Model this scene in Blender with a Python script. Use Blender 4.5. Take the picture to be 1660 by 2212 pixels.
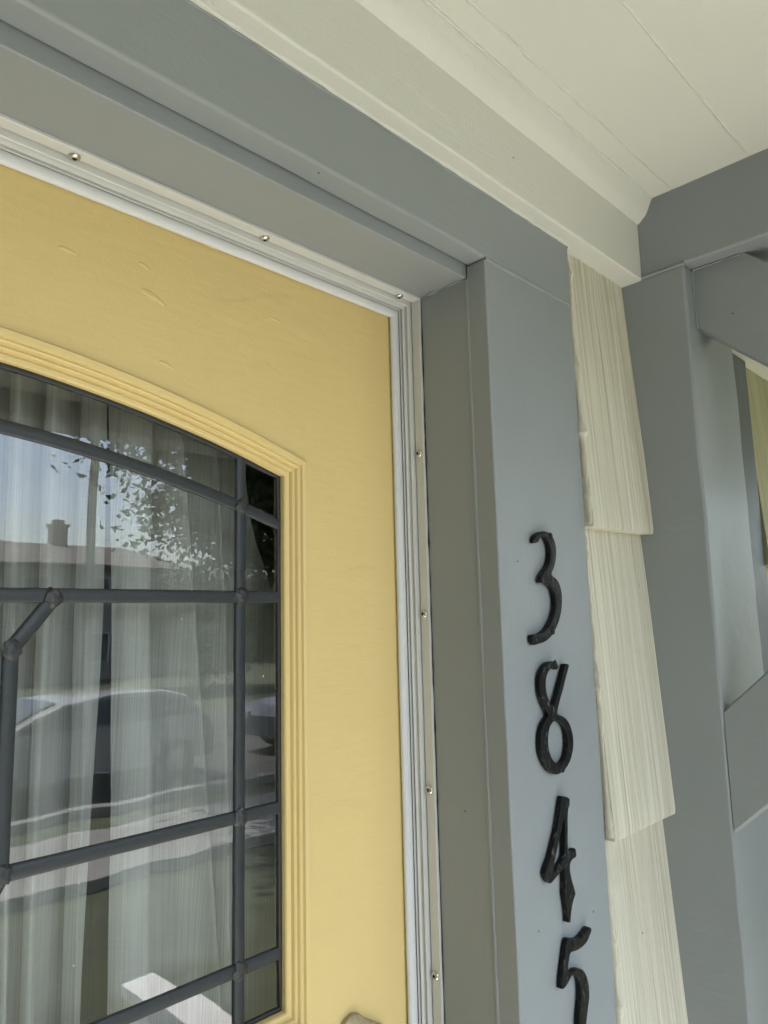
import bpy, bmesh, math, random
from mathutils import Vector, Matrix, noise
random.seed(11)
sc = bpy.context.scene
for o in list(bpy.data.objects): bpy.data.objects.remove(o, do_unlink=True)
col = sc.collection
R = math.radians

# ------------------------------------------------------------ camera
cam_d = bpy.data.cameras.new('camera'); cam = bpy.data.objects.new('camera', cam_d); col.objects.link(cam)
cam_d.sensor_fit = 'VERTICAL'; cam_d.sensor_height = 24.0; cam_d.lens = 24.0 * 1587.9 / 2212.0
cam_d.clip_start = 0.02; cam_d.clip_end = 2000
right = Vector((0.7014, -0.7124, -0.0240)); fwd = Vector((0.7074, 0.6916, 0.1459)); up = right.cross(fwd).normalized()
right = fwd.cross(up).normalized(); fwd.normalize()
m = Matrix((right, up, -fwd)).transposed().to_4x4(); m.translation = Vector((-0.479, -0.3419, -0.3011))
cam.matrix_world = m
sc.camera = cam

# ------------------------------------------------------------ sky, sun, exposure
SUN_EL, SUN_AZ = R(63), R(186)           # azimuth from +Y towards +X: high sun in front of the house, kept off the wall by the porch roof
w = bpy.data.worlds.new('World'); sc.world = w; w.use_nodes = True
nt = w.node_tree; bg = nt.nodes['Background']
sky = nt.nodes.new('ShaderNodeTexSky'); sky.sky_type = 'NISHITA'; sky.sun_disc = False
sky.sun_elevation = SUN_EL; sky.sun_rotation = SUN_AZ; sky.air_density = 1.0; sky.dust_density = 2.5; sky.ozone_density = 0.7
nt.links.new(sky.outputs[0], bg.inputs['Color']); bg.inputs['Strength'].default_value = 0.15
sd = bpy.data.lights.new('sun', 'SUN'); sd.energy = 3.0; sd.angle = R(0.53); sd.color = (1.0, 0.97, 0.92)
sun = bpy.data.objects.new('sun', sd); col.objects.link(sun)
tosun = Vector((math.sin(SUN_AZ) * math.cos(SUN_EL), math.cos(SUN_AZ) * math.cos(SUN_EL), math.sin(SUN_EL)))
sun.rotation_euler = tosun.to_track_quat('Z', 'Y').to_euler(); sun.location = (4, -10, 20)
vs = sc.view_settings; vs.view_transform = 'Standard'; vs.look = 'None'; vs.gamma = 1.0; vs.use_curve_mapping = False
vs.exposure = 2.35
sc.render.engine = 'CYCLES'
sc.cycles.max_bounces = 7; sc.cycles.diffuse_bounces = 4; sc.cycles.transparent_max_bounces = 24
sc.cycles.sample_clamp_indirect = 8.0

# ------------------------------------------------------------ measured layout (metres)
W = 0.14            # casing width
YJ = 0.021          # casing thickness / jamb front
YT = 0.0735         # front of weatherstrip
ZS = -0.0116        # head jamb soffit
YD = 0.0997         # door face
YG = 0.1117         # glass plane
ZT = 0.060          # frieze underside / head casing top
ZF = 0.1265         # frieze face top
PF = 0.0165         # frieze projection
ZC = 0.150          # ceiling
XP = 0.2671         # porch bracket face
YS = 0.0621         # bracket stile edge
XC = -0.43          # door centre line
FLOOR = -2.06
GROUND = -2.86

# ------------------------------------------------------------ material helpers
def nodes(name):
    mt = bpy.data.materials.new(name); mt.use_nodes = True
    n = mt.node_tree; b = n.nodes['Principled BSDF']
    return mt, n, b
def N(n, t, **kw):
    x = n.nodes.new(t)
    for k, v in kw.items():
        if k in x.inputs: x.inputs[k].default_value = v
        else: setattr(x, k, v)
    return x
def L(n, a, b): n.links.new(a, b)
def coords(n, scale=(1, 1, 1), rot=(0, 0, 0)):
    t = N(n, 'ShaderNodeTexCoord'); mp = N(n, 'ShaderNodeMapping')
    mp.inputs['Scale'].default_value = scale; mp.inputs['Rotation'].default_value = rot
    L(n, t.outputs['Object'], mp.inputs['Vector']); return mp.outputs[0]
def ramp(n, src, a, b, ca=(0, 0, 0, 1), cb=(1, 1, 1, 1)):
    r = N(n, 'ShaderNodeValToRGB'); e = r.color_ramp.elements
    e[0].position = a; e[0].color = ca; e[1].position = b; e[1].color = cb
    L(n, src, r.inputs[0]); return r.outputs[0]
def mathn(n, op, a, b):
    x = N(n, 'ShaderNodeMath', operation=op)
    for i, v in enumerate((a, b)):
        if isinstance(v, (int, float)): x.inputs[i].default_value = v
        else: L(n, v, x.inputs[i])
    return x.outputs[0]
def mixc(n, f, a, b):
    x = N(n, 'ShaderNodeMix', data_type='RGBA')
    if isinstance(f, (int, float)): x.inputs[0].default_value = f
    else: L(n, f, x.inputs[0])
    for s, v in ((6, a), (7, b)):
        if isinstance(v, tuple): x.inputs[s].default_value = (v[0], v[1], v[2], 1)
        else: L(n, v, x.inputs[s])
    return x.outputs[2]
def bump(n, h, dist, prev=None, strength=1.0):
    b = N(n, 'ShaderNodeBump'); b.inputs['Distance'].default_value = dist; b.inputs['Strength'].default_value = strength
    L(n, h, b.inputs['Height'])
    if prev is not None: L(n, prev, b.inputs['Normal'])
    return b.outputs[0]
def dots(n, scale, radius, keep):
    """sparse little round marks: 1 inside a mark"""
    v = N(n, 'ShaderNodeTexVoronoi', Scale=scale); L(n, coords(n), v.inputs['Vector'])
    near = mathn(n, 'LESS_THAN', v.outputs['Distance'], radius)
    s = N(n, 'ShaderNodeSeparateColor'); L(n, v.outputs['Color'], s.inputs[0])
    pick = mathn(n, 'GREATER_THAN', s.outputs[0], keep)
    return mathn(n, 'MULTIPLY', near, pick)

def paint(name, c, rough=0.42, brush=(14, 300, 300), bd=0.00022, var=0.05, lump=0.0003, speck=True, spec=0.4, peel=0.00016, speckc=(0.03, 0.03, 0.028)):
    mt, n, b = nodes(name)
    br = N(n, 'ShaderNodeTexNoise', Scale=1.0, Detail=3.0); L(n, coords(n, brush), br.inputs['Vector'])
    op = N(n, 'ShaderNodeTexNoise', Scale=420.0, Detail=2.0); L(n, coords(n), op.inputs['Vector'])
    lo = N(n, 'ShaderNodeTexNoise', Scale=9.0, Detail=3.0); L(n, coords(n), lo.inputs['Vector'])
    wv = N(n, 'ShaderNodeTexNoise', Scale=26.0, Detail=1.0); L(n, coords(n), wv.inputs['Vector'])
    dr = N(n, 'ShaderNodeTexNoise', Scale=34.0, Detail=1.0); L(n, coords(n, tuple(0.35 + 0.65 * (s / 300.0) for s in brush)), dr.inputs['Vector'])
    drip = ramp(n, dr.outputs[0], 0.63, 0.70)
    dk = tuple(v * (1 - var) for v in c); lt = tuple(min(1, v * (1 + var)) for v in c)
    cc = mixc(n, lo.outputs[0], dk, lt)
    if speck: cc = mixc(n, dots(n, 34.0, 0.030, 0.72), cc, speckc)
    L(n, cc, b.inputs['Base Color'])
    nb = bump(n, wv.outputs[0], 0.0022, None, 0.35)
    nb = bump(n, br.outputs[0], bd, nb); nb = bump(n, op.outputs[0], peel, nb)
    nb = bump(n, drip, lump * 0.5, nb)
    L(n, nb, b.inputs['Normal'])
    rr = N(n, 'ShaderNodeMapRange'); rr.inputs['To Min'].default_value = rough - 0.07; rr.inputs['To Max'].default_value = rough + 0.09
    L(n, lo.outputs[0], rr.inputs[0]); L(n, rr.outputs[0], b.inputs['Roughness'])
    b.inputs['Specular IOR Level'].default_value = spec
    return mt
def plain(name, c, rough=0.6, metal=0.0, ns=12.0, var=0.12, bd=0.0, spec=0.5):
    mt, n, b = nodes(name)
    t = N(n, 'ShaderNodeTexNoise', Scale=ns, Detail=4.0); L(n, coords(n), t.inputs['Vector'])
    L(n, mixc(n, t.outputs[0], tuple(v * (1 - var) for v in c), tuple(min(1, v * (1 + var)) for v in c)), b.inputs['Base Color'])
    b.inputs['Roughness'].default_value = rough; b.inputs['Metallic'].default_value = metal; b.inputs['Specular IOR Level'].default_value = spec
    if bd: L(n, bump(n, t.outputs[0], bd), b.inputs['Normal'])
    return mt

GREY = (0.258, 0.282, 0.283)
AX, AY, AZ = (10, 260, 260), (260, 10, 260), (260, 260, 10)
M = {}
M['grey_x'] = paint('slate grey paint brushed along x', GREY, brush=AX)
M['grey_y'] = paint('slate grey paint brushed along y', GREY, brush=(200, 14, 200), bd=0.00014)
M['grey_z'] = paint('slate grey paint brushed along z', GREY, brush=AZ)
M['yellow'] = paint('warm yellow door paint', (0.675, 0.522, 0.222), rough=0.38, brush=(30, 300, 190), bd=0.00030, lump=0.0006, var=0.035)
M['yellow_mould'] = paint('warm yellow moulding paint', (0.675, 0.522, 0.222), rough=0.36, brush=(60, 200, 60), bd=0.00016, speck=False, var=0.035)
M['cream'] = paint('cream ceiling paint', (0.61, 0.61, 0.54), rough=0.48, brush=(8, 120, 120), bd=0.0003, lump=0.0005, var=0.03, peel=0.00045)
M['cream_mould'] = paint('cream moulding paint', (0.61, 0.61, 0.54), rough=0.40, brush=AX, bd=0.0003, lump=0.0005, var=0.03, peel=0.00045)
M['white_alu'] = plain('white coated aluminium', (0.56, 0.565, 0.535), 0.36, ns=40, var=0.03)
M['vinyl'] = plain('soft white vinyl', (0.63, 0.64, 0.63), 0.5, ns=30, var=0.03)
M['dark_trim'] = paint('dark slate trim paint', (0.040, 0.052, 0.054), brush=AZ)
M['white_paint'] = plain('white rail paint', (0.80, 0.80, 0.78), 0.45, ns=20, var=0.03)

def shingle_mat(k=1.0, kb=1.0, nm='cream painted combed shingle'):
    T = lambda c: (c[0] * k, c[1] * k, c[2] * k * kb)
    mt, n, b = nodes(nm)
    g = N(n, 'ShaderNodeTexNoise', Scale=1.0, Detail=5.0, Roughness=0.65); L(n, coords(n, (520, 60, 3.0)), g.inputs['Vector'])
    g2 = N(n, 'ShaderNodeTexNoise', Scale=1.0, Detail=3.0); L(n, coords(n, (150, 30, 1.5)), g2.inputs['Vector'])
    lo = N(n, 'ShaderNodeTexNoise', Scale=14.0, Detail=4.0); L(n, coords(n), lo.inputs['Vector'])
    c = mixc(n, ramp(n, g.outputs[0], 0.34, 0.60), T((0.39, 0.365, 0.265)), T((0.645, 0.62, 0.49)))
    c = mixc(n, ramp(n, g2.outputs[0], 0.45, 0.75), c, T((0.70, 0.675, 0.555)))
    grime = ramp(n, lo.outputs[0], 0.60, 0.78)
    c = mixc(n, mathn(n, 'MULTIPLY', grime, 0.35), c, (0.36, 0.33, 0.24))
    c = mixc(n, dots(n, 60.0, 0.05, 0.90), c, (0.16, 0.14, 0.11))
    L(n, c, b.inputs['Base Color']); b.inputs['Roughness'].default_value = 0.62
    b.inputs['Specular IOR Level'].default_value = 0.3
    L(n, bump(n, g.outputs[0], 0.0007, bump(n, lo.outputs[0], 0.0015)), b.inputs['Normal'])
    return mt
M['shingle'] = shingle_mat(); M['shingle_tan'] = shingle_mat(0.52, 0.72, 'darker tan shingle')  # tan version: same shingle, darker and less blue
def iron_mat():
    mt, n, b = nodes('black hammered iron')
    t = N(n, 'ShaderNodeTexNoise', Scale=330.0, Detail=4.0); L(n, coords(n, (1, 1, 0.6)), t.inputs['Vector'])
    t2 = N(n, 'ShaderNodeTexNoise', Scale=110.0, Detail=3.0); L(n, coords(n), t2.inputs['Vector'])
    worn = mathn(n, 'MULTIPLY', ramp(n, t.outputs[0], 0.56, 0.66), ramp(n, t2.outputs[0], 0.48, 0.60))
    L(n, mixc(n, worn, (0.006, 0.0065, 0.0065), (0.085, 0.088, 0.086)), b.inputs['Base Color'])
    L(n, ramp(n, t2.outputs[0], 0.3, 0.7, (0.32, 0.32, 0.32, 1), (0.55, 0.55, 0.55, 1)), b.inputs['Roughness'])
    L(n, bump(n, t.outputs[0], 0.0004, bump(n, t2.outputs[0], 0.0007)), b.inputs['Normal'])
    b.inputs['Specular IOR Level'].default_value = 0.20
    return mt
M['iron'] = iron_mat()
M['lead'] = plain('dark lead came', (0.022, 0.027, 0.030), 0.42, 0.0, ns=160, var=0.22, bd=0.0004, spec=0.5)
M['solder'] = plain('dull solder', (0.030, 0.032, 0.033), 0.36, 0.0, ns=260, var=0.45, bd=0.0012)
M['putty'] = plain('black glazing putty', (0.016, 0.017, 0.016), 0.5, 0.0, ns=200, var=0.3, bd=0.0006)
M['steel'] = plain('stainless screw', (0.62, 0.60, 0.55), 0.24, 1.0, ns=300, var=0.12)
M['recess'] = plain('dark screw recess', (0.05, 0.045, 0.035), 0.6, 0.6, ns=300)
M['brass'] = plain('aged bronze escutcheon', (0.40, 0.33, 0.20), 0.55, 0.55, ns=240, var=0.35, bd=0.0012)

def glass_mat():
    mt = bpy.data.materials.new('old window glass'); mt.use_nodes = True
    n = mt.node_tree; n.nodes.clear(); out = N(n, 'ShaderNodeOutputMaterial')
    tr = N(n, 'ShaderNodeBsdfTransparent'); tr.inputs[0].default_value = (0.95, 0.97, 0.955, 1)
    gl = N(n, 'ShaderNodeBsdfGlossy'); gl.inputs['Roughness'].default_value = 0.0; gl.inputs['Color'].default_value = (1, 1, 1, 1)
    t = N(n, 'ShaderNodeTexNoise', Scale=9.0, Detail=1.0); L(n, coords(n, (1.6, 1, 0.7)), t.inputs['Vector'])
    L(n, bump(n, t.outputs[0], 0.0007, None, 0.5), gl.inputs['Normal'])
    fr = N(n, 'ShaderNodeFresnel', IOR=1.52)
    mx = N(n, 'ShaderNodeMixShader'); L(n, mathn(n, 'MINIMUM', mathn(n, 'MULTIPLY', fr.outputs[0], 1.9), 1.0), mx.inputs[0])
    L(n, tr.outputs[0], mx.inputs[1]); L(n, gl.outputs[0], mx.inputs[2])
    df = N(n, 'ShaderNodeBsdfDiffuse'); df.inputs[0].default_value = (0.6, 0.6, 0.55, 1)
    m2 = N(n, 'ShaderNodeMixShader'); L(n, mathn(n, 'MAXIMUM', dots(n, 75.0, 0.045, 0.86), dots(n, 190.0, 0.06, 0.97)), m2.inputs[0])
    L(n, mx.outputs[0], m2.inputs[1]); L(n, df.outputs[0], m2.inputs[2])
    L(n, m2.outputs[0], out.inputs[0]); return mt
M['glass'] = glass_mat()
def clear_mat():
    mt = bpy.data.materials.new('clear glass back'); mt.use_nodes = True
    n = mt.node_tree; n.nodes.clear(); out = N(n, 'ShaderNodeOutputMaterial')
    tr = N(n, 'ShaderNodeBsdfTransparent'); tr.inputs[0].default_value = (0.97, 0.98, 0.97, 1); L(n, tr.outputs[0], out.inputs[0]); return mt
M['clear'] = clear_mat()
def sheer_mat(name, cover, colr):
    mt = bpy.data.materials.new(name); mt.use_nodes = True
    n = mt.node_tree; n.nodes.clear(); out = N(n, 'ShaderNodeOutputMaterial')
    w1 = N(n, 'ShaderNodeTexNoise', Scale=1.0, Detail=1.0); L(n, coords(n, (1900, 60, 8)), w1.inputs['Vector'])
    w2 = N(n, 'ShaderNodeTexNoise', Scale=1.0, Detail=1.0); L(n, coords(n, (40, 18, 2300)), w2.inputs['Vector'])
    w3 = N(n, 'ShaderNodeTexNoise', Scale=22.0, Detail=3.0); L(n, coords(n), w3.inputs['Vector'])
    s = mathn(n, 'ADD', mathn(n, 'MULTIPLY', w1.outputs[0], 0.55), mathn(n, 'MULTIPLY', w2.outputs[0], 0.12))
    s = mathn(n, 'ADD', mathn(n, 'ADD', s, mathn(n, 'MULTIPLY', w3.outputs[0], 0.25)), cover - 0.46)
    d = N(n, 'ShaderNodeBsdfDiffuse'); d.inputs[0].default_value = (*colr, 1)
    tl = N(n, 'ShaderNodeBsdfTranslucent'); tl.inputs[0].default_value = (*colr, 1)
    a = N(n, 'ShaderNodeMixShader'); a.inputs[0].default_value = 0.35; L(n, d.outputs[0], a.inputs[1]); L(n, tl.outputs[0], a.inputs[2])
    tr = N(n, 'ShaderNodeBsdfTransparent')
    mx = N(n, 'ShaderNodeMixShader'); c = N(n, 'ShaderNodeClamp'); L(n, s, c.inputs[0]); L(n, c.outputs[0], mx.inputs[0])
    L(n, tr.outputs[0], mx.inputs[1]); L(n, a.outputs[0], mx.inputs[2]); L(n, mx.outputs[0], out.inputs[0]); return mt
M['sheer'] = sheer_mat('ivory sheer weave', 0.73, (0.88, 0.865, 0.81))
M['sheer_thin'] = sheer_mat('thin dark sheer', 0.16, (0.55, 0.54, 0.50))

# ------------------------------------------------------------ object helpers
def tag(o, label=None, cat=None, group=None, kind=None):
    for k, v in (('label', label), ('category', cat), ('group', group), ('kind', kind)):
        if v: o[k] = v
    return o
def empty(name, loc, label, cat, group=None):
    o = bpy.data.objects.new(name, None); col.objects.link(o); o.location = loc; o.empty_display_size = 0.05
    return tag(o, label, cat, group)
def attach(o, parent):
    if parent is not None:
        o.parent = parent
        # vertices are written in world metres: cancel the root's offset once
        if parent.parent is None: o.matrix_parent_inverse = Matrix.Translation(-Vector(parent.location))
    return o
def link(name, me, mat, parent=None, wn=False):
    o = bpy.data.objects.new(name, me); col.objects.link(o)
    if mat is not None:
        for mm in (mat if isinstance(mat, (list, tuple)) else [mat]): me.materials.append(mm)
    attach(o, parent)
    if wn:
        md = o.modifiers.new('wn', 'WEIGHTED_NORMAL'); md.keep_sharp = True
    return o
def from_bm(name, bm, mat, parent=None, smooth=True, angle=40, wn=False):
    bmesh.ops.recalc_face_normals(bm, faces=bm.faces)
    me = bpy.data.meshes.new(name); bm.to_mesh(me); bm.free()
    if smooth:
        me.polygons.foreach_set('use_smooth', [True] * len(me.polygons)); me.set_sharp_from_angle(angle=R(angle))
    return link(name, me, mat, parent, wn)
def pyd(name, v, f, mat, parent=None, smooth=True, angle=40, recalc=True):
    bm = bmesh.new(); vs_ = [bm.verts.new(p) for p in v]
    for q in f:
        try: bm.faces.new([vs_[i] for i in q])
        except ValueError: pass
    if not recalc:
        me = bpy.data.meshes.new(name); bm.to_mesh(me); bm.free(); return link(name, me, mat, parent)
    return from_bm(name, bm, mat, parent, smooth, angle)
def board_bm(lo, hi, r=0.002, wob=0.0004, step=0.03, freq=22.0, segs=3):
    """a painted board: rounded arrises, cut into short lengths, faintly uneven"""
    bm = bmesh.new(); bmesh.ops.create_cube(bm, size=1)
    lo = Vector(lo); hi = Vector(hi); c = (lo + hi) / 2; s = hi - lo
    for v in bm.verts: v.co = Vector((v.co.x * s.x, v.co.y * s.y, v.co.z * s.z)) + c
    if r > 0: bmesh.ops.bevel(bm, geom=list(bm.edges), offset=r, segments=segs, profile=0.5, affect='EDGES')
    if wob > 0:
        ax = max(range(3), key=lambda i: s[i]); n = min(90, int(s[ax] / step))
        for k in range(1, n):
            p = lo.copy(); p[ax] = lo[ax] + s[ax] * k / n; nn = Vector((0, 0, 0)); nn[ax] = 1
            bmesh.ops.bisect_plane(bm, geom=bm.verts[:] + bm.edges[:] + bm.faces[:], plane_co=p, plane_no=nn, dist=1e-6)
        sd_ = Vector((lo.x * 7.1, lo.y * 5.3, lo.z * 3.7))
        for v in bm.verts:
            q = v.co * freq + sd_
            d = Vector((noise.noise(q), noise.noise(q + Vector((31, 7, 2))), noise.noise(q + Vector((5, 41, 19))))) * wob
            d[ax] = 0; v.co += d
    return bm
def board(name, lo, hi, mat, parent=None, r=0.002, wob=0.0004, step=0.03, freq=22.0):
    return from_bm(name, board_bm(lo, hi, r, wob, step, freq), mat, parent, True, 60, wn=True)
def extrude(name, prof, t0, t1, n, fn, mat, parent=None, wob=0.0, angle=35, caps=True):
    """closed profile of (a, b) run from t0 to t1; fn(a, b, t) gives the point"""
    k = len(prof); v = []; f = []
    for i in range(n + 1):
        t = t0 + (t1 - t0) * i / n
        for (a, b) in prof:
            p = Vector(fn(a, b, t))
            if wob: p += Vector((noise.noise(p * 25), noise.noise(p * 25 + Vector((9, 3, 1))), noise.noise(p * 25 + Vector((2, 8, 5))))) * wob
            v.append(p)
    for i in range(n):
        for j in range(k):
            f.append((i * k + j, i * k + (j + 1) % k, (i + 1) * k + (j + 1) % k, (i + 1) * k + j))
    if caps: f.append(tuple(range(k))); f.append(tuple(n * k + j for j in range(k)))
    return pyd(name, v, f, mat, parent, True, angle)
def bead(name, pts, r, mat, parent, wob=0.35, n=60, flat=(1, 1, 1)):
    """an uneven thread of paint or caulk along a polyline"""
    P = [Vector(p) for p in pts]; seg = [(P[i + 1] - P[i]).length for i in range(len(P) - 1)]; tot = sum(seg); v = []; f = []; K = 6
    for i in range(n + 1):
        d = tot * i / n; j = 0
        while j < len(seg) - 1 and d > seg[j]: d -= seg[j]; j += 1
        p = P[j].lerp(P[j + 1], min(1, d / seg[j])); t = (P[j + 1] - P[j]).normalized()
        a = t.orthogonal().normalized(); b = t.cross(a)
        rr = r * (1 + wob * 2 * noise.noise(p * 60 + Vector((3, 1, 7)))) * (1 + wob * noise.noise(p * 210))
        for k in range(K):
            an = 2 * math.pi * k / K; q = (a * math.cos(an) + b * math.sin(an)) * max(rr, r * 0.12)
            v.append(p + Vector((q.x * flat[0], q.y * flat[1], q.z * flat[2])))
    for i in range(n):
        for k in range(K): f.append((i * K + k, i * K + (k + 1) % K, (i + 1) * K + (k + 1) % K, (i + 1) * K + k))
    f.append(tuple(range(K))); f.append(tuple(n * K + k for k in range(K)))
    return pyd(name, v, f, mat, parent, True, 80)

# ============================================================ THE SETTING
def sheet(name, x0, x1, y0, y1, z, mat, th=0.0, kind='structure'):
    if th: bm = board_bm((x0, y0, z - th), (x1, y1, z), 0.01, 0); o = from_bm(name, bm, mat, None, False)
    else: o = pyd(name, [(x0, y0, z), (x1, y0, z), (x1, y1, z), (x0, y1, z)], [(0, 1, 2, 3)], mat, None, False)
    o['kind'] = kind; return o
M['grass'] = plain('mown lawn', (0.080, 0.090, 0.046), 0.9, ns=3.0, var=0.35)
M['asphalt'] = plain('asphalt', (0.075, 0.074, 0.072), 0.9, ns=8.0, var=0.2)
M['concrete'] = plain('pale concrete', (0.30, 0.29, 0.265), 0.85, ns=5.0, var=0.12)
M['deck'] = plain('grey porch floor paint', (0.52, 0.51, 0.48), 0.6, ns=6.0, var=0.1)
sheet('ground', -300, 300, -300, 60, GROUND, M['grass'])
sheet('road', -150, 150, -18.0, -9.8, GROUND + 0.004, M['asphalt'])
sheet('pavement', -150, 150, -8.6, -6.9, GROUND + 0.12, M['concrete'], 0.13)
sheet('kerb', -150, 150, -9.8, -9.6, GROUND + 0.12, M['concrete'], 0.13)
sheet('path', -0.95, 0.5, -6.9, -2.2, GROUND + 0.05, M['concrete'], 0.06)
o = sheet('porch_floor', -1.40, 0.56, -0.96, 0.06, FLOOR, M['deck'], 0.12)
for i in range(4):
    sheet('porch_step', -1.0, 0.56, -0.96 - 0.3 * (i + 1), -0.955 - 0.3 * i, FLOOR - 0.16 * (i + 1), M['deck'], 0.16)
bm = board_bm((-1.38, -0.94, GROUND), (0.54, 0.05, FLOOR - 0.121), 0.005, 0)
o = from_bm('porch_base', bm, M['concrete'], None, False); o['kind'] = 'structure'

# house front wall, with the doorway left open, and the dark room behind it
def boxes(name, L_, mat, parent=None):
    v = []; f = []
    for (x0, x1, y0, y1, z0, z1) in L_:
        b = len(v)
        v += [(x0, y0, z0), (x1, y0, z0), (x1, y1, z0), (x0, y1, z0), (x0, y0, z1), (x1, y0, z1), (x1, y1, z1), (x0, y1, z1)]
        f += [tuple(b + i for i in q) for q in ((0, 3, 2, 1), (4, 5, 6, 7), (0, 1, 5, 4), (1, 2, 6, 5), (2, 3, 7, 6), (3, 0, 4, 7))]
    return pyd(name, v, f, mat, parent, False)
M['sheath'] = plain('cream wall paint', (0.56, 0.53, 0.40), 0.7, ns=10, var=0.08)
M['blocker'] = plain('grey green siding', (0.27, 0.29, 0.28), 0.8, ns=10, var=0.08)  # only for the added light-blocking wall, dark to limit its bounce
M['room'] = plain('dim room plaster', (0.30, 0.28, 0.25), 0.8, ns=4, var=0.1)
wl = boxes('house_wall', [(-6.0, -0.905, 0.024, 0.16, GROUND, 3.2), (0.045, 6.0, 0.024, 0.16, GROUND, 3.2), (-0.905, 0.045, 0.024, 0.16, 0.03, 3.2)], M['sheath'])
tag(wl, 'cream shingled front wall of the house beside the yellow door', None, kind='structure')
rm = boxes('room', [(-2.6, 1.6, 0.161, 3.2, FLOOR - 0.1, FLOOR - 0.02), (-2.6, 1.6, 0.161, 3.2, 0.4, 0.5), (-2.7, -2.61, 0.161, 3.2, FLOOR, 0.4),
                    (1.61, 1.7, 0.161, 3.2, FLOOR, 0.4), (-2.6, 1.6, 3.21, 3.3, FLOOR, 0.4)], M['room'])
rm['kind'] = 'structure'
M['roofing'] = plain('brown asphalt shingles', (0.13, 0.11, 0.095), 0.9, ns=30, var=0.25)
rf = boxes('roof', [(-6.2, 6.2, -0.35, 8.0, 3.2, 3.5), (-1.459, 2.7, -1.12, 0.02, 0.30, 0.36)], M['roofing']); rf['kind'] = 'structure'
sides = boxes('house_shell', [(-6.0, -5.9, 0.161, 8.0, GROUND, 3.2), (5.9, 6.0, 0.161, 8.0, GROUND, 3.2), (-5.9, 5.9, 7.9, 8.0, GROUND, 3.2)], M['sheath']); sides['kind'] = 'structure'

# ------------------------------------------------------------ porch ceiling: boards running along the wall
ceil = boxes('porch_ceiling', [(-1.45, 2.60, -0.95, 0.022, 0.172, 0.298)], M['cream']); ceil['kind'] = 'structure'
edges = [0.020, -0.0562]
while edges[-1] > -0.90: edges.append(edges[-1] - 0.0792)
for i in range(len(edges) - 1):
    dz = random.uniform(-0.0004, 0.0004)
    board('ceiling_board', (-1.45, edges[i + 1] + 0.0002, ZC + dz), (2.60, edges[i] - 0.0002, ZC + 0.021), M['cream'], ceil, r=0.0016, wob=0.00045, step=0.035, freq=14)
# paint threads that fill the board joints
for y in edges[1:4]:
    bead('paint_bead', [(-0.9, y, ZC + 0.0006), (XP, y, ZC + 0.0006)], 0.0012, M['cream'], ceil, wob=0.6, n=140, flat=(1, 1.0, 0.9))

# ------------------------------------------------------------ frieze over the doorway
fz = empty('frieze', (-0.5, 0.0, ZT), 'cream painted frieze board with rounded bed moulding between door head and porch ceiling', 'trim')
fb = board('frieze_board', (-1.4, -PF, ZT), (XP + 0.001, 0.0235, ZF + 0.012), M['cream_mould'], fz, r=0.0022, wob=0.0006)
prof = [(0.010, ZF - 0.0003), (-PF - 0.0002, ZF - 0.0003), (-PF - 0.0020, ZF + 0.0008), (-PF - 0.0060, ZF + 0.0040), (-PF - 0.0090, ZF + 0.0065), (-PF - 0.0108, ZF + 0.0090),
        (-PF - 0.0130, ZF + 0.0135), (-PF - 0.0152, ZF + 0.0185), (-0.0338, ZC - 0.001), (-0.0345, ZC + 0.002), (0.010, ZC + 0.002)]
extrude('bed_moulding', prof, -1.4, XP + 0.001, 60, lambda a, b, t: (t, a, b), M['cream_mould'], fz, wob=0.0006, angle=60)
bead('paint_bead', [(-1.0, -0.0345, ZC - 0.0004), (XP, -0.0345, ZC - 0.0004)], 0.0013, M['cream_mould'], fb, wob=0.5, n=120)
bead('paint_bead', [(-1.0, -0.0012, ZT - 0.0002), (W, -0.0012, ZT - 0.0002)], 0.0014, M['cream_mould'], fb, wob=0.5, n=120, flat=(1, 1.3, 0.5))
fz2 = board('frieze', (XP + 0.131, -PF, ZT), (2.60, 0.0235, ZC - 0.001), M['cream_mould'], None, r=0.0022, wob=0.0005)
tag(fz2, 'cream frieze board over the shingles seen through the grey porch bracket', 'trim')

# ------------------------------------------------------------ shingles
def shingle(x0, x1, zt, zb, parent, ytop=0.0068, ybot=-0.0085, skew=0.0, seed=0, mat='shingle'):
    n = max(6, int((x1 - x0) / 0.0019)); rnd = random.Random(seed); v = []; f = []
    off = [rnd.gauss(0, 0.00042) for _ in range(n + 1)]
    rows = [0.0, 0.25, 0.5, 0.75, 0.93, 0.985, 1.0]; nr = len(rows)
    for i in range(n + 1):
        x = x0 + (x1 - x0) * i / n; zbl = zb + skew * (x - x0) + 0.0009 * noise.noise(Vector((x * 90, seed, 0.3)))
        for k, t in enumerate(rows):
            z = zt + (zbl - zt) * t; y = ytop + (ybot - ytop) * t + off[i] * (0.5 + 0.5 * noise.noise(Vector((x * 400, z * 12, seed)))) * 1.3 + 0.0007 * noise.noise(Vector((x * 20, z * 9, seed)))
            if t == 1.0: y += 0.0010; z -= 0.0006
            xx = x + (0.0006 * noise.noise(Vector((z * 40, x, seed))) if i in (0, n) else 0)
            v.append((xx, y, z))
        v.append((x, 0.0125, zbl)); v.append((x, 0.0225, zt))
    K = nr + 2
    for i in range(n):
        for k in range(K): f.append((i * K + k, i * K + (k + 1) % K, (i + 1) * K + (k + 1) % K, (i + 1) * K + k))
    f.append(tuple(range(K))); f.append(tuple(n * K + k for k in range(K)))
    return pyd('shingle', v, f, M[mat], parent, True, 50)
courses = [(ZT + 0.004, -0.2190, 0.0), (-0.2175, -0.4965, 0.0), (-0.495, -0.774, 0.0), (-0.7725, -1.05, 0.0), (-1.0485, -1.326, 0), (-1.3245, -1.60, 0), (-1.5985, -1.88, 0), (-1.8785, -2.06, 0)]
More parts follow.
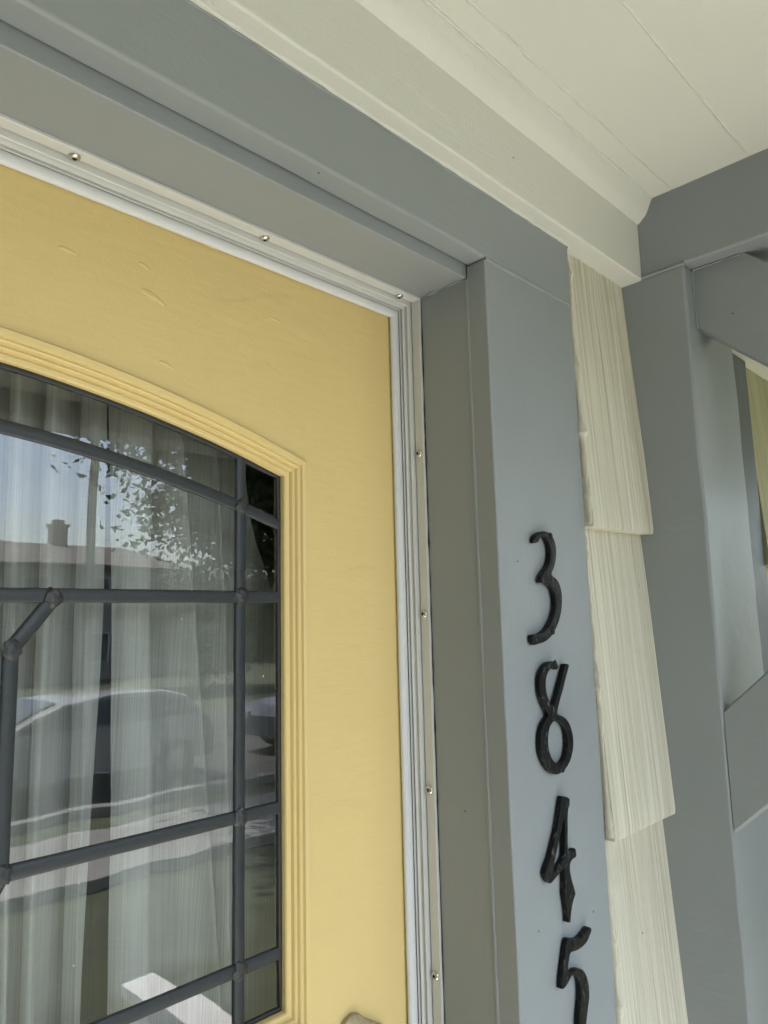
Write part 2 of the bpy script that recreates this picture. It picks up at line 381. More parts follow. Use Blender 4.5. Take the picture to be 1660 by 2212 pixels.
for i, (a, b, s) in enumerate(courses):
    shingle(W + 0.0004, XP - 0.0004, a, b, wl, skew=(0.008, -0.004, 0, 0, 0, 0, 0, 0)[i], seed=i + 3)
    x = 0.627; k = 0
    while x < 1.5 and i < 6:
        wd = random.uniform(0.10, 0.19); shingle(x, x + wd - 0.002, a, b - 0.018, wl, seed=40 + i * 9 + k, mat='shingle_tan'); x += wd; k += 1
    x = -1.002; k = 0
    while x > -1.5 and i < 5:
        wd = random.uniform(0.10, 0.19); shingle(x - wd + 0.002, x, a, b, wl, seed=140 + i * 9 + k); x -= wd; k += 1

# ragged paint where the casing meets the shingles
for z0, z1 in ((ZT, -0.217), (-0.2205, -0.494), (-0.498, -0.772)):
    bead('paint_bead', [(W + 0.0003, 0.0035, z0), (W + 0.0003, -0.0040, z1)], 0.0015, M['shingle'], wl, wob=0.45, n=150, flat=(0.9, 2.2, 1))
# ============================================================ DOOR FRAME
df = empty('door_frame', (XC, 0.0, FLOOR), 'slate grey painted door frame with wide flat casing around the yellow door', 'door frame')
hc = board('head_casing', (-1.0, 0.0, 0.0), (W, YJ, ZT - 0.0006), M['grey_x'], df, r=0.0026, wob=0.0006)
for x0, x1 in ((0.0, W), (-1.0, -0.86)):
    board('side_casing', (x0, 0.0004, FLOOR), (x1, YJ, -0.0005), M['grey_z'], df, r=0.0018, wob=0.00045)
bead('caulk_line', [(0.001, 0.0004, -0.0012), (W - 0.001, 0.0004, -0.0012)], 0.0017, M['grey_x'], hc, wob=0.3, n=70, flat=(1, 0.55, 1.2))
bead('caulk_line', [(-0.9, 0.0005, ZT - 0.001), (W, 0.0005, ZT - 0.001)], 0.0015, M['grey_x'], hc, wob=0.6, n=140, flat=(1, 0.7, 1.0))
board('head_jamb', (-0.875, YJ + 0.0005, ZS), (0.015, 0.158, 0.024), M['grey_x'], df, r=0.0012, wob=0.0003)
for x0, x1, s in ((0.0003, 0.036, 1), (-0.896, -0.8603, -1)):
    jb = board('side_jamb', (x0, YJ + 0.0002, FLOOR), (x1, 0.158, ZS - 0.0002), M['grey_z'], df, r=0.0008, wob=0.00025)
    xx = 0.0 if s > 0 else -0.86
    bead('caulk_line', [(xx, YJ, -0.013), (xx, YJ, -0.95)], 0.0019, M['grey_z'], jb, wob=0.22, n=150, flat=(0.40, 0.9, 1))
bead('caulk_line', [(-0.0004, 0.026, ZS - 0.0004), (-0.0004, 0.072, ZS - 0.0004)], 0.0011, M['grey_x'], jb, wob=0.8, n=30)

# ------------------------------------------------------------ weatherstrip (carrier + vinyl bulb + screws)
def arc(cx, cy, r, a0, a1, n): return [(cx + r * math.cos(R(a0 + (a1 - a0) * k / n)), cy + r * math.sin(R(a0 + (a1 - a0) * k / n))) for k in range(n + 1)]
# (d = stand-off from the jamb, y = depth)
carrier = [(0.0001, YT), (0.0019, YT), (0.0024, YT + 0.0006), (0.0025, 0.0824), (0.0020, 0.0830), (0.0007, 0.0833), (0.0007, 0.0840), (0.0060, 0.0844), (0.0066, 0.0850), (0.0054, 0.0858), (0.0046, 0.0868), (0.0052, 0.0878),
           (0.0074, 0.0886), (0.0084, 0.0892), (0.0082, 0.0898), (0.0034, 0.0902), (0.0034, 0.0912), (0.0092, 0.0914), (0.0095, 0.0918), (0.0092, 0.0922), (0.0034, 0.0924), (0.0045, 0.0962), (0.0001, 0.0965)]
bulb = [(d, y) for d, y in arc(0.0112, 0.0963, 1.0, 160, 500, 22)[:-1]]
bulb = [(0.0112 + (d - 0.0112) * 0.0052, 0.0964 + (y - 0.0963) * 0.0034) for d, y in bulb]
def screw_mesh():
    v = []; f = []; K = 20; prof_ = [(0.0037, 0.0), (0.0037, 0.0007), (0.0033, 0.0015), (0.0024, 0.0021)]
    for r_, h in prof_:
        for k in range(K): a = 2 * math.pi * (k + 0.5) / K; v.append((r_ * math.cos(a), r_ * math.sin(a), h))
    for i in range(len(prof_) - 1):
        for k in range(K): f.append((i * K + k, i * K + (k + 1) % K, (i + 1) * K + (k + 1) % K, (i + 1) * K + k))
    b = len(v); q = 0.00125          # square drive hole
    per = []
    for k in range(K):
        a = 2 * math.pi * (k + 0.5) / K; s = q / max(abs(math.cos(a)), abs(math.sin(a))); per.append((s * math.cos(a), s * math.sin(a)))
    for p in per: v.append((p[0], p[1], 0.0023))
    for p in per: v.append((p[0] * 0.9, p[1] * 0.9, 0.0006))
    top = (len(prof_) - 1) * K
    for k in range(K): f.append((top + k, top + (k + 1) % K, b + (k + 1) % K, b + k))
    wall0 = len(f)
    for k in range(K): f.append((b + k, b + (k + 1) % K, b + K + (k + 1) % K, b + K + k))
    f.append(tuple(b + K + k for k in range(K)))
    me = bpy.data.meshes.new('screw'); me.from_pydata(v, [], f); me.materials.append(M['steel']); me.materials.append(M['recess'])
    for i, p in enumerate(me.polygons):
        p.use_smooth = i < wall0; p.material_index = 1 if i >= wall0 else 0
    me.set_sharp_from_angle(angle=R(45)); return me
SCREW = screw_mesh()
def put_screw(loc, normal, parent, rot):
    o = bpy.data.objects.new('screw', SCREW); col.objects.link(o)
    q = Vector(normal).to_track_quat('Z', 'Y').to_matrix().to_4x4() @ Matrix.Rotation(rot, 4, 'Z')
    o.parent = parent; o.matrix_basis = Matrix.Translation(loc) @ q
    return o
hw = extrude('weatherstrip', carrier, -0.86, 0.0, 40, lambda d, y, t: (t, y, ZS - d), M['white_alu'], df, wob=0.00012, angle=25)
extrude('vinyl_bulb', bulb, -0.86, -0.0002, 40, lambda d, y, t: (t, y, ZS - d), M['vinyl'], hw, wob=0.0002, angle=60)
for i, x in enumerate([-0.0214, -0.1686, -0.3118, -0.455, -0.60, -0.74]):
    put_screw((x, 0.0800, ZS - 0.0024), (0, 0, -1), hw, i * 0.7)
for s in (1, -1):
    fx = (lambda d, y, t: (-d, y, t)) if s > 0 else (lambda d, y, t: (-0.86 + d, y, t))
    sw = extrude('weatherstrip', carrier, FLOOR, ZS - 0.0012, 60, fx, M['white_alu'], df, wob=0.00012, angle=25)
    extrude('vinyl_bulb', bulb, FLOOR, ZS - 0.0095, 60, fx, M['vinyl'], sw, wob=0.00025, angle=60)
    for i, z in enumerate([-0.1561, -0.2964, -0.4405, -0.5826, -0.725, -0.87]):
        put_screw((-0.0024 if s > 0 else -0.8576, 0.0790, z), (-s, 0, 0), sw, 0.25 + i * 0.9)
    # old cream caulk showing in the gap behind the strip
    bead('caulk_line', [(-0.0002 if s > 0 else -0.8598, YT - 0.0006, ZS - 0.003), (-0.0002 if s > 0 else -0.8598, YT - 0.0006, -0.9)], 0.0004, M['putty'], sw, wob=0.7, n=120)

# ============================================================ DOOR
door = empty('front_door', (XC, YD, FLOOR), 'warm yellow front door with an arched leaded glass window', 'door')
def zin(x): return -0.1400 - 0.54 * (x - XC) ** 2
def zcm(x): return -0.1778 - 0.54 * (x - XC) ** 2
GX, GL, GB = -0.1318, -0.7282, -0.5716          # glass: right, left, bottom
NA = 40
arch = [(GX + (GL - GX) * i / NA, zin(GX + (GL - GX) * i / NA)) for i in range(NA + 1)]
path = [(GX, GB)] + [(GX, GB + (arch[0][1] - GB) * k / 10.0) for k in range(1, 10)] + arch + [(GL, GB + (arch[0][1] - GB) * (1 - k / 10.0)) for k in range(1, 10)] + [(GL, GB)] + [(GX + (GL - GX) * (1 - k / 8.0), GB) for k in range(1, 8)]
NP = len(path)
def miter(i):
    p0 = Vector(path[i - 1]); p = Vector(path[i]); p1 = Vector(path[(i + 1) % NP])
    a = (p - p0).normalized(); b = (p1 - p).normalized()
    na = Vector((a.y, -a.x)); nb = Vector((b.y, -b.x)); mm = (na + nb).normalized()
    return mm / max(0.3, mm.dot(na))           # outward for a counter-clockwise path
MI = [miter(i) for i in range(NP)]
OUT = 0.0178
# slab front: stiles and rails around the moulding
xl, xr, zb_, zt_ = -0.857, -0.003, FLOOR + 0.012, ZS - 0.003
inner = [(Vector(path[i]) + MI[i] * OUT) for i in range(NP)]
# front polygon with a hole, filled, then given thickness
bm = bmesh.new()
ov = [bm.verts.new((x, YD, z)) for x, z in ((xr, zb_), (xr, zt_), (xl, zt_), (xl, zb_))]
iv = [bm.verts.new((p.x, YD, p.y)) for p in inner]
eds = [bm.edges.new((ov[k], ov[(k + 1) % 4])) for k in range(4)] + [bm.edges.new((iv[k], iv[(k + 1) % NP])) for k in range(NP)]
bmesh.ops.triangle_fill(bm, edges=eds, use_beauty=True)
r_ = bmesh.ops.extrude_face_region(bm, geom=bm.faces[:])
for e in r_['geom']:
    if isinstance(e, bmesh.types.BMVert): e.co.y += 0.042
from_bm('door_slab', bm, M['yellow'], door, False)
# little runs and sags left in the door paint
for (xa, za), (xb, zb), r0 in (((-0.2564, -0.0752), (-0.2370, -0.0820), 0.0022), ((-0.2587, -0.0571), (-0.2494, -0.0604), 0.0014), ((-0.3118, -0.0650), (-0.2991, -0.0669), 0.0014),
                              ((-0.2069, -0.0243), (-0.1990, -0.0266), 0.0013), ((-0.2420, -0.1228), (-0.2310, -0.1258), 0.0013), ((-0.1491, -0.0645), (-0.1370, -0.0670), 0.0012)):
    mid = ((xa + xb) / 2, YD, (za + zb) / 2 + 0.0012)
    bm = bmesh.new(); bmesh.ops.create_uvsphere(bm, u_segments=14, v_segments=8, radius=1)
    a_ = Vector((xa, za)); b_ = Vector((xb, zb)); d_ = (b_ - a_); ln = d_.length / 2; d_.normalize(); c_ = (a_ + b_) / 2
    for q in bm.verts:
        t_ = q.co.x; q2 = c_ + d_ * (t_ * ln) + Vector((-d_.y, d_.x)) * (q.co.z * r0 * (1 - 0.4 * t_) - 0.6 * r0 * t_ * t_)
        q.co = Vector((q2.x, YD - q.co.y * 0.0005, q2.y))
    from_bm('paint_run', bm, M['yellow_mould'], door, True, 80)
# glazing moulding swept round the light
mprof = [(0.0, -0.001), (0.0002, 0.0055), (0.0010, 0.0066), (0.0034, 0.0070), (0.0042, 0.0062), (0.0048, 0.0064), (0.0056, 0.0090), (0.0066, 0.0096), (0.0076, 0.0088), (0.0083, 0.0090),
         (0.0090, 0.0112), (0.0102, 0.0120), (0.0111, 0.0112), (0.0118, 0.0116), (0.0126, 0.0136), (0.0145, 0.0142), (0.0162, 0.0142), (0.0170, 0.0134), (0.0173, 0.0122), (OUT + 0.0012, 0.0112), (OUT + 0.0012, -0.001)]
v = []; f = []; K = len(mprof)
for i in range(NP):
    for k, (u, h) in enumerate(mprof):
        p = Vector(path[i]) + MI[i] * u
        wv_ = 0.00022 * noise.noise(Vector((p.x * 50, p.y * 50, k * 0.7)))
        v.append((p.x + wv_, YG - h + wv_, p.y + wv_))
for i in range(NP):
    j = (i + 1) % NP
    for k in range(K): f.append((i * K + k, i * K + (k + 1) % K, j * K + (k + 1) % K, j * K + k))
pyd('glazing_moulding', v, f, M['yellow_mould'], door, True, 28)

# leaded window ----------------------------------------------------------
def ribbon(name, pts, wdt, h, mat, parent, closed=False, y0=YG, wob=0.0002):
    """lead came: low rounded bar along a polyline in the glass plane"""
    prof_ = [(-0.5, -0.0012), (-0.5, 0.0008), (-0.44, 0.0012 * h / 0.002), (-0.34, 0.0015 * h / 0.002), (0, 0.0017 * h / 0.002), (0.34, 0.0015 * h / 0.002), (0.44, 0.0012 * h / 0.002), (0.5, 0.0008), (0.5, -0.0012)]
    P = [Vector(p) for p in pts]
    if not closed:                        # refine
        Q = [P[0]]
        for a, b in zip(P, P[1:]):
            n_ = max(1, int((b - a).length / 0.012))
            for k in range(1, n_ + 1): Q.append(a.lerp(b, k / n_))
        P = Q
    n_ = len(P); v = []; f = []; K = len(prof_)
    for i, p in enumerate(P):
        a = P[i - 1] if (i > 0 or closed) else p; b = P[(i + 1) % n_] if (i < n_ - 1 or closed) else p
        t = (b - a).normalized(); nn = Vector((t.y, -t.x))
        for (u, hh) in prof_:
            q = p + nn * (u * wdt + wob * noise.noise(Vector((p.x * 60, p.y * 60, u))))
            v.append((q.x, y0 - hh - 0.0003 * noise.noise(Vector((p.x * 80, p.y * 80, 4))), q.y))
    for i in range(n_ if closed else n_ - 1):
        j = (i + 1) % n_
        for k in range(K): f.append((i * K + k, i * K + (k + 1) % K, j * K + (k + 1) % K, j * K + k))
    if not closed: f.append(tuple(range(K))); f.append(tuple((n_ - 1) * K + k for k in range(K)))
    return pyd(name, v, f, mat, parent, True, 50)
ins = [tuple(Vector(path[i]) - MI[i] * 0.0008) for i in range(NP)]
lw = ribbon('leaded_window', ins, 0.0042, 0.0022, M['putty'], door, closed=True)
LX, LXL = -0.1676, 2 * XC + 0.1676
Z1, Z2, Z3 = -0.2815, -0.4346, -0.5337
OX, DX, DZ = -0.3240, -0.3020, -0.3125          # shield motif: side, top corner, diagonal foot
BX = -0.378
mx = lambda x: 2 * XC - x
CW = 0.0088
arcs = lambda fn, a, b, n=30: [(a + (b - a) * i / n, fn(a + (b - a) * i / n)) for i in range(n + 1)]
cames = [[(LX, zin(LX) - 0.001), (LX, GB + 0.001)], [(LXL, zin(LXL) - 0.001), (LXL, GB + 0.001)],
         arcs(zcm, LX - 0.003, LXL + 0.003), arcs(zcm, GX - 0.001, LX + 0.003, 6), arcs(zcm, LXL - 0.003, GL + 0.001, 6)]
for z in (Z1, Z3): cames += [[(LX - 0.003, z), (LXL + 0.003, z)], [(GX - 0.001, z), (LX + 0.003, z)], [(GL + 0.001, z), (LXL - 0.003, z)]]
for s in (lambda x: x, mx):
    cames += [[(s(GX) - (0.001 if s(1) == 1 else -0.001), Z2), (s(LX + 0.003), Z2)], [(s(LX - 0.003), Z2), (s(OX + 0.003), Z2)],
              [(s(DX), Z1 - 0.003), (s(OX), DZ)], [(s(OX), DZ - 0.002), (s(OX), Z2)], [(s(OX), Z2 - 0.002), (s(BX), Z3 + 0.003)]]
for c in cames: ribbon('came', c, CW, 0.0024 + random.uniform(-0.0002, 0.0002), M['lead'], lw)
def blob(x, z, r, seed):
    bm = bmesh.new(); bmesh.ops.create_icosphere(bm, subdivisions=3, radius=1)
    for q in bm.verts:
        d = 1 + 0.35 * noise.noise(q.co * 2.2 + Vector((seed * 3.1, 0, 0)))
        q.co = Vector((x + q.co.x * r * d, YG - 0.0018 - q.co.y * 0.0016 * d, z + q.co.z * r * d * 1.1))
    return from_bm('solder_joint', bm, M['solder'], lw, True, 80)
jn = []
for s in (lambda x: x, mx):
    jn += [(s(LX), zcm(LX)), (s(LX), Z1), (s(LX), Z2), (s(LX), Z3), (s(DX), Z1 - 0.0015), (s(OX), DZ), (s(OX), Z2), (s(BX), Z3)]
for i, (x, z) in enumerate(jn): blob(x, z, 0.0054 + 0.0008 * random.random(), i)
def pane(poly, tilt):
    cx = sum(p[0] for p in poly) / len(poly); cz = sum(p[1] for p in poly) / len(poly); n_ = len(poly)
    yy = lambda p: YG + tilt[0] * (p[0] - cx) + tilt[1] * (p[1] - cz)
    v = [(p[0], yy(p), p[1]) for p in poly] + [(p[0], yy(p) + 0.003, p[1]) for p in poly]
    me = bpy.data.meshes.new('pane'); ar = sum(poly[i][0] * poly[(i + 1) % n_][1] - poly[(i + 1) % n_][0] * poly[i][1] for i in range(n_))
    fr = tuple(range(n_)); bk = tuple(n_ + i for i in range(n_))
    f = [fr if ar > 0 else fr[::-1], bk[::-1] if ar > 0 else bk] + [((i, n_ + i, n_ + (i + 1) % n_, (i + 1) % n_) if ar > 0 else (i, (i + 1) % n_, n_ + (i + 1) % n_, n_ + i)) for i in range(n_)]
    me.from_pydata(v, [], f)
    me.materials.append(M['glass']); me.materials.append(M['clear'])
    for i, p in enumerate(me.polygons): p.material_index = 0 if i == 0 else 1
    o = bpy.data.objects.new('pane', me); col.objects.link(o); attach(o, lw); return o
rt = random.Random(5)
def tl(s=0.003): return (rt.uniform(-s, s), rt.uniform(-s, s))
pane(arcs(zin, LX, LXL) + arcs(zcm, LXL, LX), (0.0012, 0.0))
pane(arcs(zcm, LX, LXL) + [(LXL, Z1), (LX, Z1)], (0.0, 0.0))
pane([(DX, Z1), (mx(DX), Z1), (mx(OX), DZ), (mx(OX), Z2), (mx(BX), Z3), (BX, Z3), (OX, Z2), (OX, DZ)], tl())
pane([(LX, Z3), (LXL, Z3), (LXL, GB), (LX, GB)], (0.0, -0.006))
for s in (lambda x: x, mx):
    pane([(s(LX), Z1), (s(DX), Z1), (s(OX), DZ), (s(OX), Z2), (s(LX), Z2)], (0.0015, -0.001))
    pane([(s(LX), Z2), (s(OX), Z2), (s(BX), Z3), (s(LX), Z3)], (0.0, 0.0))
    pane(arcs(zin, s(GX), s(LX), 6) + arcs(zcm, s(LX), s(GX), 6), tl())
    pane(arcs(zcm, s(GX), s(LX), 6) + [(s(LX), Z1), (s(GX), Z1)], tl())
    for a, b in ((Z1, Z2), (Z2, Z3), (Z3, GB)): pane([(s(GX), a), (s(LX), a), (s(LX), b), (s(GX), b)], tl())

# escutcheon and lever at the foot of the picture
ep = [(-0.108, -0.80), (-0.044, -0.80), (-0.040, -0.79), (-0.040, -0.622), (-0.045, -0.6085), (-0.054, -0.603), (-0.0645, -0.5965), (-0.070, -0.5915), (-0.0762, -0.5895), (-0.0835, -0.5915), (-0.089, -0.5965), (-0.099, -0.603), (-0.108, -0.6085), (-0.112, -0.622), (-0.112, -0.79)]
bm = bmesh.new(); q0 = [bm.verts.new((x, YD + 0.001, z)) for x, z in ep]; fc = bm.faces.new(q0)
r_ = bmesh.ops.extrude_face_region(bm, geom=[fc]); tops = [e for e in r_['geom'] if isinstance(e, bmesh.types.BMVert)]
for e in tops: e.co.y = YD - 0.0045
bmesh.ops.bevel(bm, geom=[e for e in bm.edges if all(abs(x.co.y - (YD - 0.0045)) < 1e-6 for x in e.verts)], offset=0.0016, segments=3, affect='EDGES', profile=0.5)
esc = from_bm('escutcheon', bm, M['brass'], door, True, 40)
kp = [(0.0, 0.0), (0.016, 0.0), (0.016, 0.004), (0.009, 0.008), (0.008, 0.022), (0.018, 0.028), (0.026, 0.038), (0.026, 0.048), (0.018, 0.056), (0.0, 0.058)]
v = []; f = []
for r0, h in kp:
    for k in range(20): a = 2 * math.pi * k / 20; v.append((-0.0762 + r0 * math.cos(a), YD - 0.0045 - h, -0.72 + r0 * math.sin(a)))
for i in range(len(kp) - 1):
    for k in range(20): f.append((i * 20 + k, i * 20 + (k + 1) % 20, (i + 1) * 20 + (k + 1) % 20, (i + 1) * 20 + k))
pyd('door_knob', v, f, M['brass'], esc, True, 50)

# ------------------------------------------------------------ curtains behind the glass
YCT = 0.150
def lerp_tab(tab, z):
    if z >= tab[0][1]: return tab[0][0]
    for (xa, za), (xb, zb) in zip(tab, tab[1:]):
        if z >= zb: return xa + (xb - xa) * (za - z) / (za - zb)
    return tab[-1][0]
def curtain(name, lines, label, mat, y0):
    """lines: list of ((x, z) table, y) - fold lines in order; the cloth runs through them, doubling back where a line lies behind the one before"""
    NZ = 40; v = []; f = []; SUB = 8
    for iz in range(NZ + 1):
        z = 0.0 - (0.72) * iz / NZ
        c = [Vector((lerp_tab(tab, z) + 0.0016 * noise.noise(Vector((z * 9, k * 1.7, 1))), y0 + y * 2.1 + 0.002 * noise.noise(Vector((z * 6, k * 2.3, 5))))) for k, (tab, y) in enumerate(lines)]
        row = []
        for k in range(len(c) - 1):
            p0 = c[max(0, k - 1)]; p1 = c[k]; p2 = c[k + 1]; p3 = c[min(len(c) - 1, k + 2)]
            for s in range(SUB):
                t = s / SUB
                row.append(0.5 * ((2 * p1) + (p2 - p0) * t + (2 * p0 - 5 * p1 + 4 * p2 - p3) * t * t + (3 * p1 - p0 - 3 * p2 + p3) * t ** 3))
        row.append(c[-1]); nc = len(row)
        for p in row: v.append((p.x, p.y, z))
    for i in range(NZ):
        for k in range(nc - 1): f.append((i * nc + k, i * nc + k + 1, (i + 1) * nc + k + 1, (i + 1) * nc + k))
    me = bpy.data.meshes.new(name); me.from_pydata(v, [], f)
    me.polygons.foreach_set('use_smooth', [True] * len(me.polygons))
    o = link(name, me, mat); return tag(o, label, 'curtain')
gapR = [(-0.2515, -0.05), (-0.2498, -0.136), (-0.2433, -0.281), (-0.2386, -0.414), (-0.2376, -0.551), (-0.237, -0.75)]
f1 = [(-0.223, -0.05), (-0.2194, -0.2806), (-0.2166, -0.4114), (-0.213, -0.75)]
f2 = [(-0.204, -0.05), (-0.1984, -0.143), (-0.1792, -0.352), (-0.1589, -0.58), (-0.145, -0.75)]
f3 = [(-0.170, -0.05), (-0.1537, -0.284), (-0.146, -0.6)]
re = [(-0.140, -0.05), (-0.1323, -0.17), (-0.123, -0.227), (-0.098, -0.29), (-0.085, -0.6)]
sh = lambda t, d: [(x + d, z) for x, z in t]
curtain('sheer_curtain', [(gapR, 0.004), (sh(gapR, 0.010), 0.0), (f1, 0.0), (sh(f1, 0.004), 0.004), (sh(f1, -0.010), 0.010), (sh(f1, 0.008), 0.012), (sh(f2, -0.012), 0.004), (f2, -0.002), (sh(f2, 0.003), 0.004), (sh(f2, -0.012), 0.011),
         (sh(f2, 0.008), 0.010), (sh(f3, -0.006), 0.004), (f3, 0.001), (sh(f3, 0.003), 0.006), (sh(f3, -0.009), 0.011), (sh(f3, 0.008), 0.010), (re, 0.004)], 'ivory sheer curtain panel gathered behind the door glass next to the lock side', M['sheer'], YCT)
gapL = [(-0.2515, -0.05), (-0.2508, -0.136), (-0.249, -0.281), (-0.2495, -0.346), (-0.2551, -0.518), (-0.259, -0.75)]
lines = [(gapL, 0.004), (sh(gapL, -0.008), 0.0)]
x = -0.016
rc = random.Random(3)
while x > -0.46:
    a = rc.uniform(0.012, 0.022); sl = rc.uniform(-0.03, 0.02)
    base = [(-0.25 + x + sl * 0.0, -0.05), (-0.25 + x - sl * 0.6, -0.75)]
    lines += [(base, -0.001), (sh(base, -0.002), 0.005), (sh(base, 0.006 + a * 0.25), 0.012), (sh(base, -0.004), 0.011)]
    x -= a + 0.010
lines = lines + [([(-0.74, -0.05), (-0.75, -0.75)], 0.005)]
curtain('sheer_curtain', lines, 'ivory sheer curtain panel gathered behind the glass on the hinge side of the door', M['sheer'], YCT)
curtain('sheer_liner', [([(-0.76, -0.05), (-0.76, -0.75)], 0.0), ([(-0.5, -0.05), (-0.5, -0.75)], 0.004), ([(-0.25, -0.05), (-0.25, -0.75)], 0.0), ([(-0.08, -0.05), (-0.08, -0.75)], 0.003)],
        'thin darker liner curtain seen in the gap between the two sheers', M['sheer_thin'], 0.197)

# ============================================================ HOUSE NUMBERS
DIG = [
    ('3', [[(436,-2360),(472,-2322),(531,-2297),(608,-2286),(674,-2295),(730,-2326),(764,-2372),(779,-2435),(773,-2494),(754,-2553),(719,-2613),(685,-2656),(740,-2683),(786,-2716),(815,-2769),(828,-2832),(821,-2900),(805,-2963),(777,-3025),(731,-3086),(682,-3137),(630,-3176),(560,-3211),(484,-3231),(419,-3238),(356,-3243),(327,-3215),(325,-3171),(347,-3147),(438,-3142),(513,-3122),(573,-3088),(625,-3043),(669,-2988),(700,-2926),(701,-2864),(688,-2812),(653,-2771),(599,-2746),(552,-2736),(496,-2740),(486,-2702),(508,-2666),(554,-2628),(600,-2596),(638,-2553),(663,-2499),(666,-2446),(649,-2400),(624,-2364),(582,-2351),(533,-2365),(502,-2398),(454,-2411),(428,-2397)]], [(685,-2334),(644,-3128)], 'black iron house numeral 3 with hooked ends, topmost on the grey casing'),
    ('8', [[(698,-3408),(672,-3388),(640,-3375),(567,-3375),(511,-3392),(464,-3422),(424,-3463),(402,-3513),(395,-3569),(400,-3616),(417,-3669),(446,-3724),(482,-3769),(501,-3799),(467,-3824),(429,-3857),(394,-3899),(372,-3948),(361,-4001),(361,-4056),(373,-4108),(402,-4162),(436,-4209),(485,-4248),(544,-4276),(597,-4287),(661,-4281),(729,-4258),(789,-4220),(833,-4169),(865,-4106),(875,-4044),(865,-3979),(835,-3912),(784,-3858),(721,-3825),(667,-3807),(656,-3782),(674,-3746),(708,-3691),(753,-3626),(799,-3552),(846,-3480),(876,-3432),(863,-3412),(835,-3404),(806,-3408),(789,-3432),(760,-3480),(714,-3555),(669,-3624),(626,-3683),(589,-3728),(551,-3705),(520,-3655),(503,-3606),(499,-3558),(512,-3511),(544,-3470),(587,-3447),(625,-3440),(662,-3459),(688,-3453),(704,-3433)], [(587,-3870),(642,-3869),(695,-3892),(738,-3930),(765,-3982),(770,-4045),(758,-4101),(732,-4149),(691,-4182),(644,-4191),(590,-4181),(540,-4150),(509,-4104),(492,-4055),(488,-4004),(498,-3954),(520,-3910),(550,-3883)]], [(646,-3404),(670,-4242)], 'black iron house numeral 8 open at the top, below the 3'),
    ('4', [[(663,-4452),(762,-4489),(744,-4551),(721,-4601),(709,-4702),(694,-4820),(696,-4869),(720,-4892),(764,-4889),(800,-4883),(813,-4920),(813,-4959),(790,-4968),(745,-4973),(715,-4990),(704,-5026),(713,-5076),(735,-5139),(769,-5225),(757,-5246),(723,-5280),(698,-5325),(681,-5368),(668,-5416),(644,-5423),(612,-5407),(621,-5374),(617,-5326),(606,-5253),(594,-5203),(605,-5111),(611,-5018),(600,-5010),(536,-5032),(478,-5051),(421,-5069),(385,-5065),(353,-5033),(330,-4991),(338,-4960),(384,-4907),(430,-4852),(480,-4778),(524,-4712),(561,-4633),(599,-4548),(632,-4466)], [(648,-4640),(621,-4693),(574,-4770),(528,-4851),(488,-4917),(463,-4982),(506,-4964),(565,-4945),(605,-4921),(624,-4891),(633,-4807),(644,-4712)]], [(708,-4527),(699,-5209)], 'black iron house numeral 4 with a pointed foot, between the 8 and the 5'),
    ('5', [[(947,-5528),(981,-5553),(974,-5578),(946,-5601),(910,-5629),(859,-5648),(786,-5656),(708,-5652),(647,-5642),(627,-5658),(611,-5690),(596,-5726),(604,-5758),(641,-5766),(695,-5765),(748,-5777),(800,-5801),(839,-5838),(869,-5886),(886,-5941),(889,-5998),(880,-6052),(858,-6103),(826,-6175),(797,-6265),(752,-6370),(690,-6460),(600,-6515),(500,-6520),(420,-6490),(385,-6430),(410,-6390),(470,-6420),(560,-6425),(630,-6370),(672,-6270),(694,-6180),(706,-6113),(724,-6063),(743,-6004),(750,-5947),(745,-5893),(723,-5849),(681,-5816),(643,-5807),(595,-5832),(548,-5852),(514,-5860),(471,-5847),(481,-5818),(491,-5764),(512,-5713),(533,-5658),(555,-5595),(574,-5557),(601,-5520),(639,-5521),(705,-5544),(751,-5558),(806,-5559),(863,-5546),(906,-5531)]], [(688,-5588),(546,-6465)], 'black iron house numeral 5 with a wavy top stroke, lowest on the grey casing'),
]
def cr_closed(pts, sub=3):
    n_ = len(pts); o_ = []
    for i in range(n_):
        p0, p1, p2, p3 = [Vector(pts[(i + k) % n_]) for k in (-1, 0, 1, 2)]
        for s in range(sub):
            t = s / sub; o_.append(0.5 * ((2 * p1) + (p2 - p0) * t + (2 * p0 - 5 * p1 + 4 * p2 - p3) * t * t + (3 * p1 - p0 - 3 * p2 + p3) * t ** 3))
    return o_
dg = bpy.context.evaluated_depsgraph_get()
